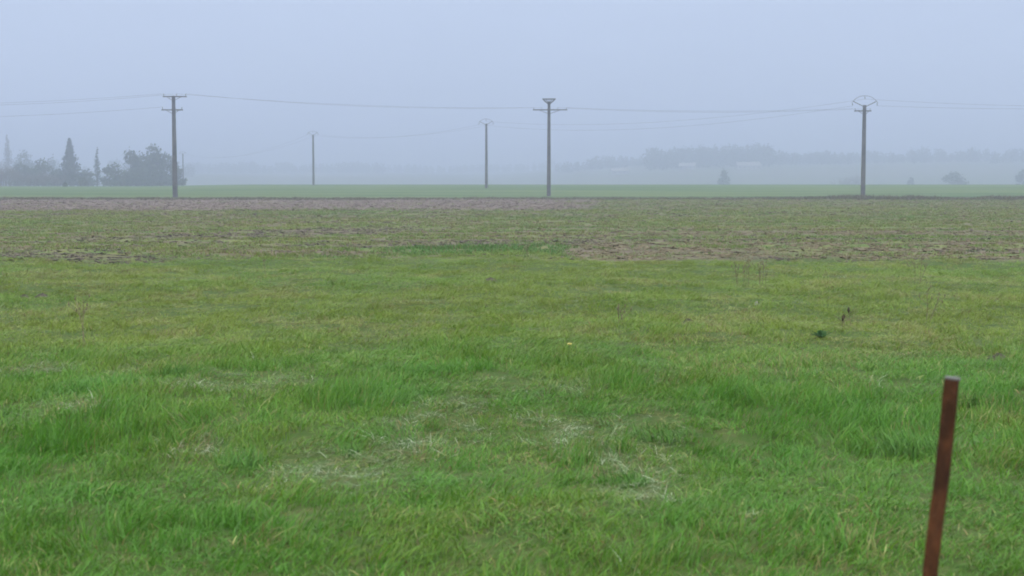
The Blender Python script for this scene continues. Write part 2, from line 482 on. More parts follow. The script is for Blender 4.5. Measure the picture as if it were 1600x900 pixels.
def stubble():
    wd = [tuft_mesh('weed_tuft', 26, .17, .05, .13, .009, .017, .8, 1.6, M_WEED, 400 + i, .15) for i in range(5)]
    st = [tuft_mesh('straw_tuft', 18, .16, .05, .14, .006, .011, .9, 2.0, M_STRAW, 450 + i, .6) for i in range(3)]
    cl = [clod_mesh('clods', M_CLOD, 470 + i) for i in range(3)]
    cdk = [clod_mesh('dark_clods', M_CLODD, 490 + i) for i in range(3)]
    cp = [clod_mesh('ploughed', M_CLODP, 480 + i) for i in range(3)]
    P = wedge(27.0, 130, lambda y: 26 * (30 / y) ** 1.35, 6)
    x, y = P[:, 0], P[:, 1]; n = len(x)
    A, B, Cc, D, E, ER, G = bands(x, y)
    meadow_edge = sst(29.2, 30.6, y + 1.5 * (fbm(x / 3, y / 3, 66, 2) - .5) + .8 * sst(-5, -8, x) * 2)
    ca, sa = cos(R(-4)), sin(R(-4))
    xr, yr = x * ca - y * sa, x * sa + y * ca
    row = fbm(xr / 34.0, yr / 1.5, 63, 3)
    cl_ = fbm(x / 1.3, y / 1.3, 64, 3)
    drill = .5 + .5 * np.sin(2 * pi * (yr + 1.2 * fbm(x / 9, y / 9, 65, 2)) / 3.1)
    bare = np.clip(A + B + Cc + D + E + ER, 0, 1) * (1 - G)
    pw = np.clip(sst(.37, .52, row * .66 + cl_ * .24 + .26 * (drill - .5) + .06) * .88 + .12, 0, 1)
    pw = pw * (1 - .93 * bare) + .9 * G
    u = rng.random(n)
    weed = u < pw
    kind = np.full(n, -1)
    kind[weed] = 0
    r2 = rng.random(n)
    rest = ~weed
    kind[rest & (r2 < .50)] = 1
    kind[rest & (r2 >= .50)] = 2
    kind[rest & (E + ER * .8 > .4)] = 3
    kind[rest & (E > .4) & (r2 < .10)] = 1
    kind[(kind == 2) & ((B > .3) | (Cc > .3) | (row < .36))] = 4
    ok = (kind >= 0) & (rng.random(n) < meadow_edge)
    idx = np.select([kind == 0, kind == 1, kind == 2, kind == 3, kind == 4], [rng.integers(0, 5, n), rng.integers(5, 8, n), rng.integers(8, 11, n), rng.integers(11, 14, n), rng.integers(14, 17, n)], 0)
    s = rng.uniform(.75, 1.3, n) * (1 + .006 * np.clip(y - 40, 0, 90))
    sz = s * np.where(kind == 0, (.35 + .65 * cl_) * (.6 + .7 * drill), np.where(kind == 1, .6, .26))
    sz = np.where(kind == 0, sz * (1 + .6 * G), sz)
    s = np.where(kind >= 2, s * .62, s)
    tint = .45 + 1.0 * (cl_ - .5) + .7 * (fbm(x / 9, y / 5, 67, 2) - .5) - .7 * G
    dry = .10 + .28 * sst(.45, .65, fbm(x / 3, y / 2, 68, 3)) * (1 - G)
    rot = np.stack([rng.normal(0, .1, n), rng.normal(0, .1, n), rng.uniform(-pi, pi, n)], -1)
    z = height(x, y) - H00
    scatter('stubble_weeds', wd + st + cl + cp + cdk, np.stack([x, y, z], -1)[ok], rot[ok], np.stack([s, s, sz], -1)[ok], np.clip(tint, -.2, 1.1)[ok], dry[ok], idx[ok],
            'patchy green weeds, straw and brown clods in rows over the bare field', 'weeds')
stubble()

def verge():
    vt = [tuft_mesh('verge_tuft', 30, .28, .12, .34, .014, .028, .6, 2.0, M_VERGE, 500 + i) for i in range(5)]
    n = 11000
    y = rng.uniform(118, 137, n); hw = .38 * 137 + 10
    x = rng.uniform(-hw, hw, n)
    px = x / y * F + 800
    line = 127 + 3 * (fbm(x / 20, y * 0, 71, 2) - .5) * 2
    near = np.exp(-((y - line) / 3.2) ** 2)
    right = sst(1150, 1330, px)
    ok = rng.random(n) < near * (.75 + .25 * right)
    hs = .42 + .42 * fbm(x / 3, y / 3, 72, 3) + .65 * right * sst(.3, .75, fbm(x / 5, y / 9, 73, 3))
    s = rng.uniform(.9, 1.6, n)
    rot = np.stack([rng.normal(0, .1, n), rng.normal(0, .1, n), rng.uniform(-pi, pi, n)], -1)
    z = height(x, y) - H00
    scatter('rough_verge', vt, np.stack([x, y, z], -1)[ok], rot[ok], np.stack([s, s, s * hs], -1)[ok], rng.uniform(0, 1, n)[ok], np.full(n, .45)[ok], rng.integers(0, 5, n)[ok],
            'dark rough dead grass along the ditch line in front of the poles', 'verge')
verge()

# ------------------------------------------------------------------ iron stake, right foreground
def stake():
    m, nt, out = new_mat('rusty_iron')
    tc = N(nt, 'ShaderNodeTexCoord'); O = tc.outputs['Object']
    n1 = noise(nt, mapping(nt, O, (1, 1, .35)), 16.0, 6.0, .65)
    n2 = noise(nt, O, 90.0, 4.0)
    c = mixc(nt, maprange(nt, n1, .38, .64), (.040, .017, .008), (.105, .040, .018))
    c = mixc(nt, maprange(nt, n2, .55, .75), c, (.11, .05, .028))
    n3 = noise(nt, mapping(nt, O, (1, 1, .5)), 7.0, 3.0)
    c = mixc(nt, maprange(nt, n3, .50, .66), c, (.030, .014, .009))
    principled(nt, out, c, .9, .08, 0.0, (n2, .5, .002))
    mt, nt2, out2 = new_mat('worn_skylit_end')
    tc = N(nt2, 'ShaderNodeTexCoord')
    principled(nt2, out2, mixc(nt2, noise(nt2, tc.outputs['Object'], 60.0, 4.0), (.075, .075, .07), (.13, .13, .12)), .6, .4, .2)  # worn end; its paler grey also paints in sky reflected on the flat top
    D = 3.72
    top = ray(1488.5, 592.0); tp = top / top[1] * D; tp = Vector((tp[0], tp[1], tp[2] + EYE))
    low = ray(1453.5, 900.0); lp = low / low[1] * D; lp = Vector((lp[0], lp[1], lp[2] + EYE))
    d = (lp - tp).normalized()
    zb = gz(tp.x - .12, D)
    t = (zb - .12 - tp.z) / d.z
    base = tp + d * t
    L = (tp - base).length
    e = empty('fence_stake', base, 'leaning rusty brown iron stake standing in the grass, cut off flat on top', 'stake')
    zax = (tp - base).normalized()
    q = Vector((0, 0, 1)).rotation_difference(zax)
    e.rotation_mode = 'QUATERNION'; e.rotation_quaternion = q
    # rounded square bar, slightly bent and worn
    mb = MB(); a = .0185; b = .016; rnd = .003; ring = []
    yaw = R(-24)
    for (sx, sy) in ((1, 1), (-1, 1), (-1, -1), (1, -1)):
        for k in range(3):
            t0 = math.atan2(sy, sx) + (k - 1) * R(38)
            ring.append((sx * (a - rnd) + rnd * cos(t0), sy * (b - rnd) + rnd * sin(t0)))
    ring = [(x * cos(yaw) - y * sin(yaw), x * sin(yaw) + y * cos(yaw)) for x, y in ring]
    n = len(ring); rows = 26; vs = []
    for i in range(rows):
        z = L * i / (rows - 1)
        for k, (x, y) in enumerate(ring):
            j = 1 + .06 * (random.random() - .5) - .10 * (random.random() < .05)
            vs.append((x * j + .0015 * sin(i * .7), y * j, z))
    fs = [(i * n + k, i * n + (k + 1) % n, (i + 1) * n + (k + 1) % n, (i + 1) * n + k) for i in range(rows - 1) for k in range(n)]
    fs.append(tuple(range(n - 1, -1, -1)))
    mb.add(vs, fs); mb.build('bar', m, e)
    cp = MB(); vs = []
    for zz, sc in ((L - .001, 1.07), (L + .003, 1.06), (L + .005, .97)):
        vs += [(x * sc, y * sc, zz) for x, y in ring]
    fs = [(i * n + k, i * n + (k + 1) % n, (i + 1) * n + (k + 1) % n, (i + 1) * n + k) for i in range(2) for k in range(n)] + [tuple(range(n - 1, -1, -1)), tuple(range(2 * n, 3 * n))]
    cp.add(vs, fs); cp.build('skylit_end', mt, e)['label'] = 'worn top end, sky reflection painted in as pale grey'
stake()

# ------------------------------------------------------------------ utility poles
M_CONC = simple_mat('pole_concrete', (.070, .072, .078), (.115, .115, .12), 1.5, .9, .2)
M_STEEL = simple_mat('arm_steel', (.055, .058, .062), (.10, .10, .105), 4.0, .6, .4, .3)
M_INS = simple_mat('insulator_glass', (.10, .12, .12), (.16, .19, .19), 6.0, .25, .5)
M_WIRE = simple_mat('line_wire', (.07, .07, .075), (.11, .11, .115), 2.0, .5, .4, .4)

def shaft(parent, hgt, wt, wb):
    mb = MB()
    # concrete post: tapering, with a shallow recess down each broad face
    rows = 14
    for i in range(rows):
        z0 = -.4 + (hgt + .4) * i / rows; z1 = -.4 + (hgt + .4) * (i + 1) / rows
        def ring(z):
            t = max(0, z) / hgt; w = (wb + (wt - wb) * t) / 2; d = w * .72; c = w * .12; g = w * .30; e = d * .12
            return [(w, -d + c, z), (w, d - c, z), (w - c, d, z), (g + e, d, z), (g, d - e, z), (-g, d - e, z), (-g - e, d, z), (-w + c, d, z),
                    (-w, d - c, z), (-w, -d + c, z), (-w + c, -d, z), (-g - e, -d, z), (-g, -d + e, z), (g, -d + e, z), (g + e, -d, z), (w - c, -d, z)]
        r0, r1 = ring(z0), ring(z1); n = len(r0)
        fs = [(k, (k + 1) % n, n + (k + 1) % n, n + k) for k in range(n)]
        if i == rows - 1: fs.append(tuple(range(n, 2 * n)))
        mb.add(r0 + r1, fs)
    mb.build('shaft', M_CONC, parent)

def insulator(parent, p, down=True, s=1.0):
    mb = MB(); sg = -1 if down else 1
    prof = [(.02, 0), (.02, .06), (.07, .08), (.02, .12), (.07, .15), (.02, .19), (.07, .22), (.02, .26), (.025, .34)]
    prof = [(r * s, sg * z * s) for r, z in prof]
    if down: prof = prof[::-1]
    mb.lathe(prof, 8, p)
    mb.build('insulator', M_INS, parent)
    return (p[0], p[1], p[2] + sg * .33 * s)

def crossarm(parent, x0, x1, z, t=.055):
    mb = MB(); mb.box(x0, x1, -.24, -.16, z - t, z + t)
    mb.box(x0 * .55, x1 * .55, .16, .22, z - t * .8, z + t * .8)
    mb.bar((x0 * .62, -.2, z - .02), (0, -.2, z - .42), .022, n=4); mb.bar((x1 * .62, -.2, z - .02), (0, -.2, z - .42), .022, n=4)
    mb.build('crossarm', M_STEEL, parent)

def arch(parent, z0, hw, rise, apex):
    """vault-shaped line arm: two struts rising from the post to a curved top bar"""
    mb = MB()
    for s in (-1, 1):
        mb.bar((s * .1, -.1, z0 - .1), (s * hw, -.1, z0 + rise), .034, n=4)
    pts = []
    for k in range(13):
        t = -1 + 2 * k / 12
        pts.append((hw * 1.12 * t, -.1, z0 + apex - (apex - rise * .6) * abs(t) ** 2.4))
    mb.tube(pts, .020, 5)
    mb.build('arch_arm', M_STEEL, parent)

def pole(px, Y, rz, label, group):
    x = at_depth(px, Y)
    e = empty('utility_pole', (x, Y, gz(x, Y)), label, 'utility pole', group, rz)
    return e

def wpt(e, p):
    v = Matrix.Translation(e.location) @ Matrix.Rotation(e.rotation_euler.z, 4, 'Z') @ Vector(p)
    return v
GN_, GF_ = 'concrete poles of the nearer line', 'concrete poles of the hazy farther line'
# nearer line
p1 = pole(273.5, 141, 0, 'concrete pole with two straight crossarms, beside the hazy trees', GN_)
shaft(p1, 10.0, .30, .46)
crossarm(p1, -1.0, 1.35, 9.92); crossarm(p1, -1.15, .95, 8.62)
p1u = [insulator(p1, (xx, -.2, 9.97), False, .7) for xx in (-.9, .35, 1.25)]
p1l = [insulator(p1, (xx, -.2, 8.67), False, .7) for xx in (-1.05, .85)]
p2 = pole(857.5, 148, 0, 'concrete pole with a small V-shaped head above one long crossarm', GN_)
shaft(p2, 9.75, .28, .42)
mb = MB()
for s in (-1, 1):
    mb.bar((s * .10, -.22, 9.52), (s * .62, -.22, 9.98), .06, n=4)
    mb.bar((s * .05, -.22, 9.6), (s * .30, -.22, 9.98), .045, n=4)
mb.box(-.68, .68, -.30, -.16, 9.95, 10.06); mb.build('head_bracket', M_STEEL, p2)
[insulator(p2, (xx, -.22, 9.96), True, .85) for xx in (-.42, 0, .42)]
crossarm(p2, -1.65, 1.9, 8.90)
p2c = [insulator(p2, (xx, -.2, 8.95), False, .55) for xx in (-1.55, -.75, .9, 1.8)]
p3 = pole(1348.5, 140, 0, 'concrete pole with an arched arm and a short crossarm under it', GN_)
shaft(p3, 9.05, .30, .42)
arch(p3, 9.0, 1.15, .42, .95); crossarm(p3, -1.05, .62, 8.48)
p3a = [insulator(p3, (xx, -.1, zz), True, .8) for xx, zz in ((-1.2, 9.25), (0.0, 9.9), (1.2, 9.25))]
p3l = [insulator(p3, (xx, -.2, 8.53), False, .55) for xx in (-.95, .52)]
pL = pole(-330, 150, 0, 'plain concrete pole on the nearer line, beyond the hedge end', GN_)
shaft(pL, 10.0, .30, .44); crossarm(pL, -1.2, 1.2, 9.4); crossarm(pL, -1.0, 1.0, 8.1)
pLu = [insulator(pL, (xx, -.2, 9.45), False, .7) for xx in (-1.05, 1.05)]
pLl = [insulator(pL, (xx, -.2, 8.15), False, .7) for xx in (-.9,)]
pR = pole(1960, 150, 0, 'concrete pole with one crossarm at the open end of the line', GN_)
shaft(pR, 10.0, .30, .44); crossarm(pR, -1.2, 1.2, 9.4)
pRu = [insulator(pR, (xx, -.2, 9.45), False, .7) for xx in (-1.05, 1.05)]
# farther line
p4 = pole(760, 210, R(-18), 'faint grey pole with arched arm, just left of the V-headed pole', GF_)
shaft(p4, 9.45, .26, .38); arch(p4, 9.4, 1.0, .40, .75)
p4a = [insulator(p4, (xx, -.1, zz), True, .9) for xx, zz in ((-1.1, 9.62), (0.0, 10.1), (1.1, 9.62))]
p5 = pole(490, 264, R(-18), 'faint grey pole with an open V arm, alone in the misty field', GF_)
shaft(p5, 9.3, .26, .36); arch(p5, 9.25, .95, .55, .72)
p5a = [insulator(p5, (xx, -.1, zz), True, .9) for xx, zz in ((-1.05, 9.6), (0.0, 9.92), (1.05, 9.6))]
p6 = pole(286.5, 415, R(-18), 'palest thin pole at the edge of the evergreen trees', GF_)
shaft(p6, 9.4, .26, .36); arch(p6, 9.3, .95, .5, .72)
p6a = [insulator(p6, (xx, -.1, zz), True, .9) for xx, zz in ((-1.05, 9.6), (0.0, 9.95), (1.05, 9.6))]

def wire(ea, a, eb, b, sag, label, group, r=.0075):
    A = wpt(ea, a); B = wpt(eb, b); pts = []
    for k in range(25):
        t = k / 24; p = A.lerp(B, t); p.z -= sag * 4 * t * (1 - t); pts.append(p - A)
    mb = MB(); mb.tube(pts, r, 5)
    o = mb.build('power_line', M_WIRE, None, True, A)
    tag(o, label, 'wire', group)
GW = 'overhead wires'
wire(pL, pLu[0], p1, p1u[0], .55, 'upper wire running left from the top crossarm of the two-armed pole, outer one', GW)
wire(pL, pLu[1], p1, p1u[1], .70, 'upper wire running left from the two-armed pole, nearer its shaft', GW)
wire(pL, pLl[0], p1, p1l[0], .60, 'lower wire running left from the lower crossarm of the two-armed pole', GW)
wire(p1, p1u[1], p2, p2c[1], .45, 'wire between two-armed pole and V-headed pole, starting near the shaft', GW)
wire(p1, p1u[2], p2, p2c[0], .55, 'wire between two-armed pole and V-headed pole, from the arm tip', GW)
wire(p2, p2c[3], p3, p3l[0], .30, 'wire between V-headed pole and arched near pole, from the arm tip', GW)
wire(p2, p2c[2], p3, p3l[1], .42, 'wire between V-headed pole and arched near pole, starting near the shaft', GW)
wire(p3, p3a[2], pR, pRu[0], .45, 'wire running right from the outer tip of the arched near pole', GW)
wire(p3, p3a[1], pR, pRu[1], .55, 'wire running right from the arch top of the near pole', GW)
wire(p3, p3a[0], p4, p4a[0], 1.5, 'long sagging wire from arched near pole to faint arched pole, left arm tips', GW)
wire(p3, p3a[1], p4, p4a[1], 1.3, 'long sagging wire from arched near pole to faint arched pole, arch tops', GW)
wire(p4, p4a[0], p5, p5a[0], 1.2, 'hazy wire between the two faint field poles, left arm tips', GW)
wire(p4, p4a[2], p5, p5a[2], 1.1, 'hazy wire between the two faint field poles, right arm tips', GW)
wire(p5, p5a[0], p6, p6a[0], 2.5, 'palest wire from V-armed pole to the tree-edge pole, left arm tips', GW)
wire(p5, p5a[2], p6, p6a[2], 2.3, 'palest wire from V-armed pole to the tree-edge pole, right arm tips', GW)

# ------------------------------------------------------------------ trees
def leaf_mat(name, c1, c2):
    m, nt, out = new_mat(name)
    geo = N(nt, 'ShaderNodeNewGeometry')
    f = maprange(nt, noise(nt, geo.outputs['Position'], .55, 4.0), .36, .64)
    c = mixc(nt, f, c1, c2)
    hs = N(nt, 'ShaderNodeHueSaturation'); nt.links.new(c, hs.inputs['Color'])
    nt.links.new(math_(nt, 'ADD', math_(nt, 'MULTIPLY', geo.outputs['Random Per Island'], .6), .7), hs.inputs['Value'])
    principled(nt, out, hs.outputs[0], .8, .15)
    return m
M_EVER = leaf_mat('evergreen_foliage', (.028, .045, .024), (.055, .075, .038))
M_SPRUCE = leaf_mat('spruce_needles', (.022, .038, .026), (.042, .060, .038))
M_TWIG = leaf_mat('bare_twigs', (.080, .068, .058), (.135, .112, .092))
M_BUSH = leaf_mat('bush_leaves', (.04, .055, .03), (.07, .075, .04))
M_BARK = simple_mat('bark', (.05, .042, .036), (.095, .08, .066), 4.0, .95, .1)

def leaf_quad(mb, p, s, g):
    n = Vector((g.normal(), g.normal(), g.normal())).normalized(); u = n.orthogonal().normalized(); w = n.cross(u)
    a, b = s * (.6 + .8 * g.random()), s * (.35 + .5 * g.random())
    p = Vector(p)
    mb.add([p - u * a, p - w * b, p + u * a, p + w * b], [(0, 1, 2, 3)])

def limbs(mb, h, w, g, n=7, zlo=.25, zhi=.8, r0=None):
    r0 = r0 or h * .022
    pts = []; bx = by = 0
    for k in range(7):
        t = k / 6; pts.append((bx, by, h * .92 * t)); bx += g.normal(0, .012 * h); by += g.normal(0, .012 * h)
    mb.tube([(0, 0, -.4)] + pts, [r0 * 1.5] + [r0 * (1.2 - 1.1 * k / 6) for k in range(7)], 7)
    for k in range(n):
        t = zlo + (zhi - zlo) * (k + g.random()) / n; a = g.random() * 2 * pi
        q = Vector(pts[min(5, int(t * 6))]); l = w * .42 * (.6 + .5 * g.random())
        e = q + Vector((cos(a) * l, sin(a) * l, l * (.5 + .6 * g.random())))
        m = q.lerp(e, .5) + Vector((0, 0, -.05 * l))
        mb.tube([q, m, e], [r0 * .5, r0 * .3, r0 * .08], 5)

def crown_blobs(mb, blobs, per, s, g):
    """leaf clumps through a set of ellipsoids, denser towards an uneven shell"""
    for (cx, cy, cz, rx, ry, rz) in blobs:
        n = int(per * (rx * rz) ** .9)
        for k in range(n):
            d = Vector((g.normal(), g.normal(), g.normal())).normalized()
            bump = .78 + .38 * math.sin(d.x * 5 + cx) * math.sin(d.y * 4 + cz) * math.sin(d.z * 5 + cy * 2) + .08 * g.normal()
            rr = (.45 + .55 * g.random() ** .5) * bump
            leaf_quad(mb, (cx + d.x * rx * rr, cy + d.y * ry * rr, max(.1, cz + d.z * rz * rr)), s, g)

def tree_round(px, Y, h, w, label, group, seed, mat=None, low=.0, name='evergreen_tree', cat='tree', dx=0):
    g = np.random.default_rng(seed); x = at_depth(px, Y) + dx
    e = empty(name, (x, Y, gz(x, Y)), label, cat, group)
    t = MB(); limbs(t, h * .8, w, g); t.build('trunk', M_BARK, e)
    bl = [(0, 0, h * .72, w * .30, w * .30, h * .27)]
    for k in range(9):
        a = g.random() * 2 * pi; z = h * (low + .18 + .5 * g.random()); q = w * .30 * (1.25 - z / h * .75)
        bl.append((cos(a) * q, sin(a) * q, z, w * .23 * (.8 + .4 * g.random()), w * .23, h * .15 * (.8 + .5 * g.random())))
    for k in range(5):
        a = 2 * pi * k / 5; bl.append((cos(a) * w * .27, sin(a) * w * .27, h * (low + .13), w * .24, w * .24, h * .16))
    c = MB(); crown_blobs(c, bl, 44, .38, g); c.build('crown', mat or M_EVER, e)
    return e

def tree_spruce(px, Y, h, w, label, group, seed):
    g = np.random.default_rng(seed); x = at_depth(px, Y)
    e = empty('spruce_tree', (x, Y, gz(x, Y)), label, 'tree', group)
    t = MB(); t.tube([(0, 0, -.4), (0, 0, h * .5), (0, 0, h * .98)], [h * .022, h * .012, h * .002], 7); t.build('trunk', M_BARK, e)
    c = MB(); z = h * .06
    while z < h:
        f = 1 - z / h; rad = w * .5 * (f ** 1.05) * (.75 + .4 * g.random()) + .12
        nb = int(6 + 10 * f)
        a0 = g.random() * 6
        for k in range(nb):
            a = a0 + 2 * pi * k / nb + g.normal(0, .15); l = rad * (.65 + .5 * g.random())
            for j in range(int(3 + l * 4)):
                q = l * (j + g.random()) / (3 + l * 4)
                leaf_quad(c, (cos(a) * q + g.normal(0, .14), sin(a) * q + g.normal(0, .14), z - q * .28 + .05 * q * q + g.normal(0, .1)), .34, g)
        z += .42 * (.8 + .4 * g.random()) * (.5 + .5 * f)
    c.build('crown', M_SPRUCE, e)

def tree_column(px, Y, h, w, label, group, seed, mat=None, name='columnar_tree'):
    g = np.random.default_rng(seed); x = at_depth(px, Y)
    e = empty(name, (x, Y, gz(x, Y)), label, 'tree', group)
    t = MB(); t.tube([(0, 0, -.4), (0, 0, h * .5), (0, 0, h * .97)], [h * .016 + .03, h * .01, .02], 7); t.build('trunk', M_BARK, e)
    bl = []
    nb = int(h / 1.1)
    for k in range(nb):
        tt = (k + .8) / nb; r = w * .5 * (1.0 if tt < .55 else (1.08 - tt) / .53) * (.8 + .35 * g.random())
        bl.append((g.normal(0, .06 * w), g.normal(0, .06 * w), h * tt * .95, max(r, .15), max(r, .15), h / nb * .95))
    c = MB(); crown_blobs(c, bl, 55, .24, g); c.build('crown', mat or M_SPRUCE, e)

def grow_twigs(mb, p, d, l, r, lev, g, spread):
    e = p + d * l
    m = p.lerp(e, .5) + Vector((g.normal(), g.normal(), g.normal())) * l * .06
    mb.tube([p, m, e], [r, r * .8, r * .55], 4)
    if lev == 0: return
    for k in range(4 if lev > 1 else 5):
        q = p.lerp(e, .45 + .55 * (k + g.random()) / 5)
        nd = (d + Vector((g.normal(), g.normal(), g.normal() * .6 + .18)) * spread).normalized()
        grow_twigs(mb, q, nd, l * (.52 + .22 * g.random()), r * .5, lev - 1, g, spread)

def bare_bush(px, Y, h, w, label, group, seed, name='bare_bush', cat='bush', stems=14):
    g = np.random.default_rng(seed); x = at_depth(px, Y)
    e = empty(name, (x, Y, gz(x, Y)), label, cat, group)
    st = MB(); tw = MB()
    for k in range(stems):
        a = g.random() * 2 * pi; b = Vector((cos(a) * w * .22 * g.random(), sin(a) * w * .22 * g.random(), -.2))
        d = Vector((cos(a) * w * .45 / h * g.random(), sin(a) * w * .45 / h * g.random(), 1)).normalized()
        l = h * .45 * (.8 + .4 * g.random())
        st.tube([b, b + d * l], [.07, .045], 5)
        for j in range(5):
            q = b + d * l * (.25 + .75 * g.random())
            nd = (d + Vector((g.normal(), g.normal(), g.normal() * .5)) * .55).normalized()
            grow_twigs(tw, q, nd, h * .26, .035, 2, g, .55)
    st.build('stems', M_BARK, e); tw.build('twigs', M_TWIG, e)

GT = 'hazy trees at the left of the field'
tree_spruce(110, 402, 13.3, 11.0, 'tall pointed spruce with drooping boughs, left of the slim column tree', GT, 1)
tree_column(152, 397, 10.6, 2.4, 'slim column-shaped evergreen between the spruce and the dense evergreens', GT, 2)
tree_round(178, 396, 6.6, 7.9, 'lowest dense evergreen on the sloping left end of the clump', GT, 3)
tree_round(205, 398, 11.0, 8.5, 'broad dense evergreen with a flat shoulder, second highest in the clump', GT, 4)
tree_round(224, 402, 9.9, 7.6, 'dense evergreen in the dip between the two highest crowns', GT, 5)
tree_round(241, 398, 12.4, 8.8, 'tallest dense round-topped evergreen beside the two-armed pole', GT, 6)
tree_round(262, 402, 9.7, 7.3, 'dense evergreen partly behind the two-armed pole', GT, 7)
tree_round(279, 408, 6.0, 5.1, 'small evergreen at the right end of the clump by the pale thin pole', GT, 8)
tree_round(192, 390, 5.0, 7.9, 'low front evergreen filling the foot of the broad crown', GT, 9)
tree_round(226, 390, 5.2, 8.5, 'low front evergreen filling the foot of the dip', GT, 10)
tree_round(251, 391, 5.0, 7.3, 'low front evergreen at the foot of the tallest crown', GT, 12)
tree_round(66, 415, 8.4, 8.5, 'rounded tree with a notched top, first left of the spruce', GT, 13)
tree_round(33, 420, 7.2, 8.5, 'rounded dark tree above the brown hedge bushes', GT, 14)
tree_round(88, 412, 5.2, 6.1, 'low tree tucked against the left foot of the spruce', GT, 15)
tree_round(134, 405, 5.0, 6.1, 'low tree between the spruce and the slim column tree', GT, 16)
tree_column(14, 600, 23.5, 5.0, 'very pale tall poplar rising behind the left hedge', GT, 17, M_TWIG, 'poplar_tree')
tree_round(38, 610, 17.5, 13.0, 'large pale crown far behind, right of the poplar', GT, 18, M_EVER, name='broadleaf_tree')
tree_round(80, 640, 15.0, 9.0, 'pale crown far behind, between the notched tree and the spruce', GT, 19, M_EVER, name='broadleaf_tree')
tree_round(-8, 640, 14.0, 12.0, 'pale crown far behind at the picture edge, left of the poplar', GT, 20, M_EVER, name='broadleaf_tree')
GB = 'brown leafless hedge bushes'
for i, (px, Y, h, w, lb) in enumerate([(-6, 384, 6.2, 6, 'bare brown bush cut by the picture edge'), (10, 380, 6.8, 6.5, 'tallest bare brown bush in the hedge row'),
        (30, 386, 5.2, 5.5, 'bare brown bush in front of the rounded dark tree'), (50, 382, 4.6, 5.5, 'bare brown bush, third along in the open hedge'),
        (69, 384, 4.8, 5.0, 'bare brown bush in front of the notched tree'), (88, 388, 4.2, 4.5, 'bare brown bush nearest the spruce foot')]):
    bare_bush(px, Y, h, w, lb, GB, 40 + i)
tree_round(102, 300, 1.0, 1.0, 'tiny dark bush alone in the green field below the spruce', None, 50, M_BUSH, .0, 'small_bush', 'bush')
tree_round(130, 350, 2.4, 2.4, 'small dark bush at the foot of the trees, right of the spruce', None, 51, M_BUSH, .0, 'small_bush', 'bush')
# solitary trees beyond the crest on the right
GS = 'solitary trees beyond the green field'
tree_round(1131, 620, 9.2, 6.0, 'small upright tree alone below the distant wood', GS, 60, M_EVER, name='lone_tree')
tree_round(1490, 600, 7.8, 11.5, 'broad round bush-like tree, widest on the right horizon', GS, 61, M_EVER, name='lone_tree')
tree_round(1600, 610, 9.2, 9.0, 'hazy tree cut by the right picture edge', GS, 62, M_EVER, name='lone_tree')
tree_round(1423, 640, 5.6, 3.6, 'smallest faint tree, between the arched pole and the broad round tree', GS, 63, M_EVER, name='lone_tree')
bare_bush(1318, 640, 7.0, 12, 'low brown thicket just left of the arched near pole', None, 64, 'bare_thicket', 'bush', 14)
bare_bush(1336, 640, 8.2, 6, 'taller brown thicket touching the arched near pole', None, 65, 'bare_thicket', 'bush', 9)

# woods too far off to count: one mass each
def wood(name, rows, label, seed):
    g = np.random.default_rng(seed); c = MB()
    for (px0, px1, Y, h0, h1, n) in rows:
        for k in range(n):
            px = px0 + (px1 - px0) * (k + g.random()) / n; y = Y + g.normal(0, 18)
            x = at_depth(px, y); z = gz(x, y); h = h0 + (h1 - h0) * float(vn(px / 26.0, Y / 50.0, seed)) + g.normal(0, .8); w = h * (.55 + .3 * g.random())
            c.bar((x, y, z - .5), (x, y, z + h * .7), h * .02, h * .008, 5)
            bl = [(x, y, z + h * .66, w * .38, w * .38, h * .33), (x + w * .2, y, z + h * .4, w * .34, w * .34, h * .28), (x - w * .22, y, z + h * .38, w * .34, w * .34, h * .28), (x, y, z + h * .18, w * .45, w * .3, h * .2)]
            crown_blobs(c, bl, 8, .75, g)
    o = c.build(name, M_EVER); tag(o, label, 'wood', kind='stuff')
wood('hill_woods', [(1015, 1205, 960, 11, 17, 34), (1020, 1200, 985, 13, 17, 26), (1205, 1330, 1010, 7, 13, 18), (930, 1015, 1080, 6, 10, 10)], 'hazy dark wood on the low hill behind the pale houses', 70)
wood('horizon_woods', [(290, 600, 1350, 8, 13, 60), (540, 880, 1500, 7, 11, 60), (-200, 300, 1000, 8, 14, 40)], 'barely visible tree line along the misty horizon', 71)
wood('ridge_woods', [(1200, 1950, 1045, 6, 11, 90), (1230, 1950, 1090, 7, 12, 80), (870, 1020, 1100, 6, 11, 24)], 'faint long wood on the misty ridge beyond the arched pole', 72)

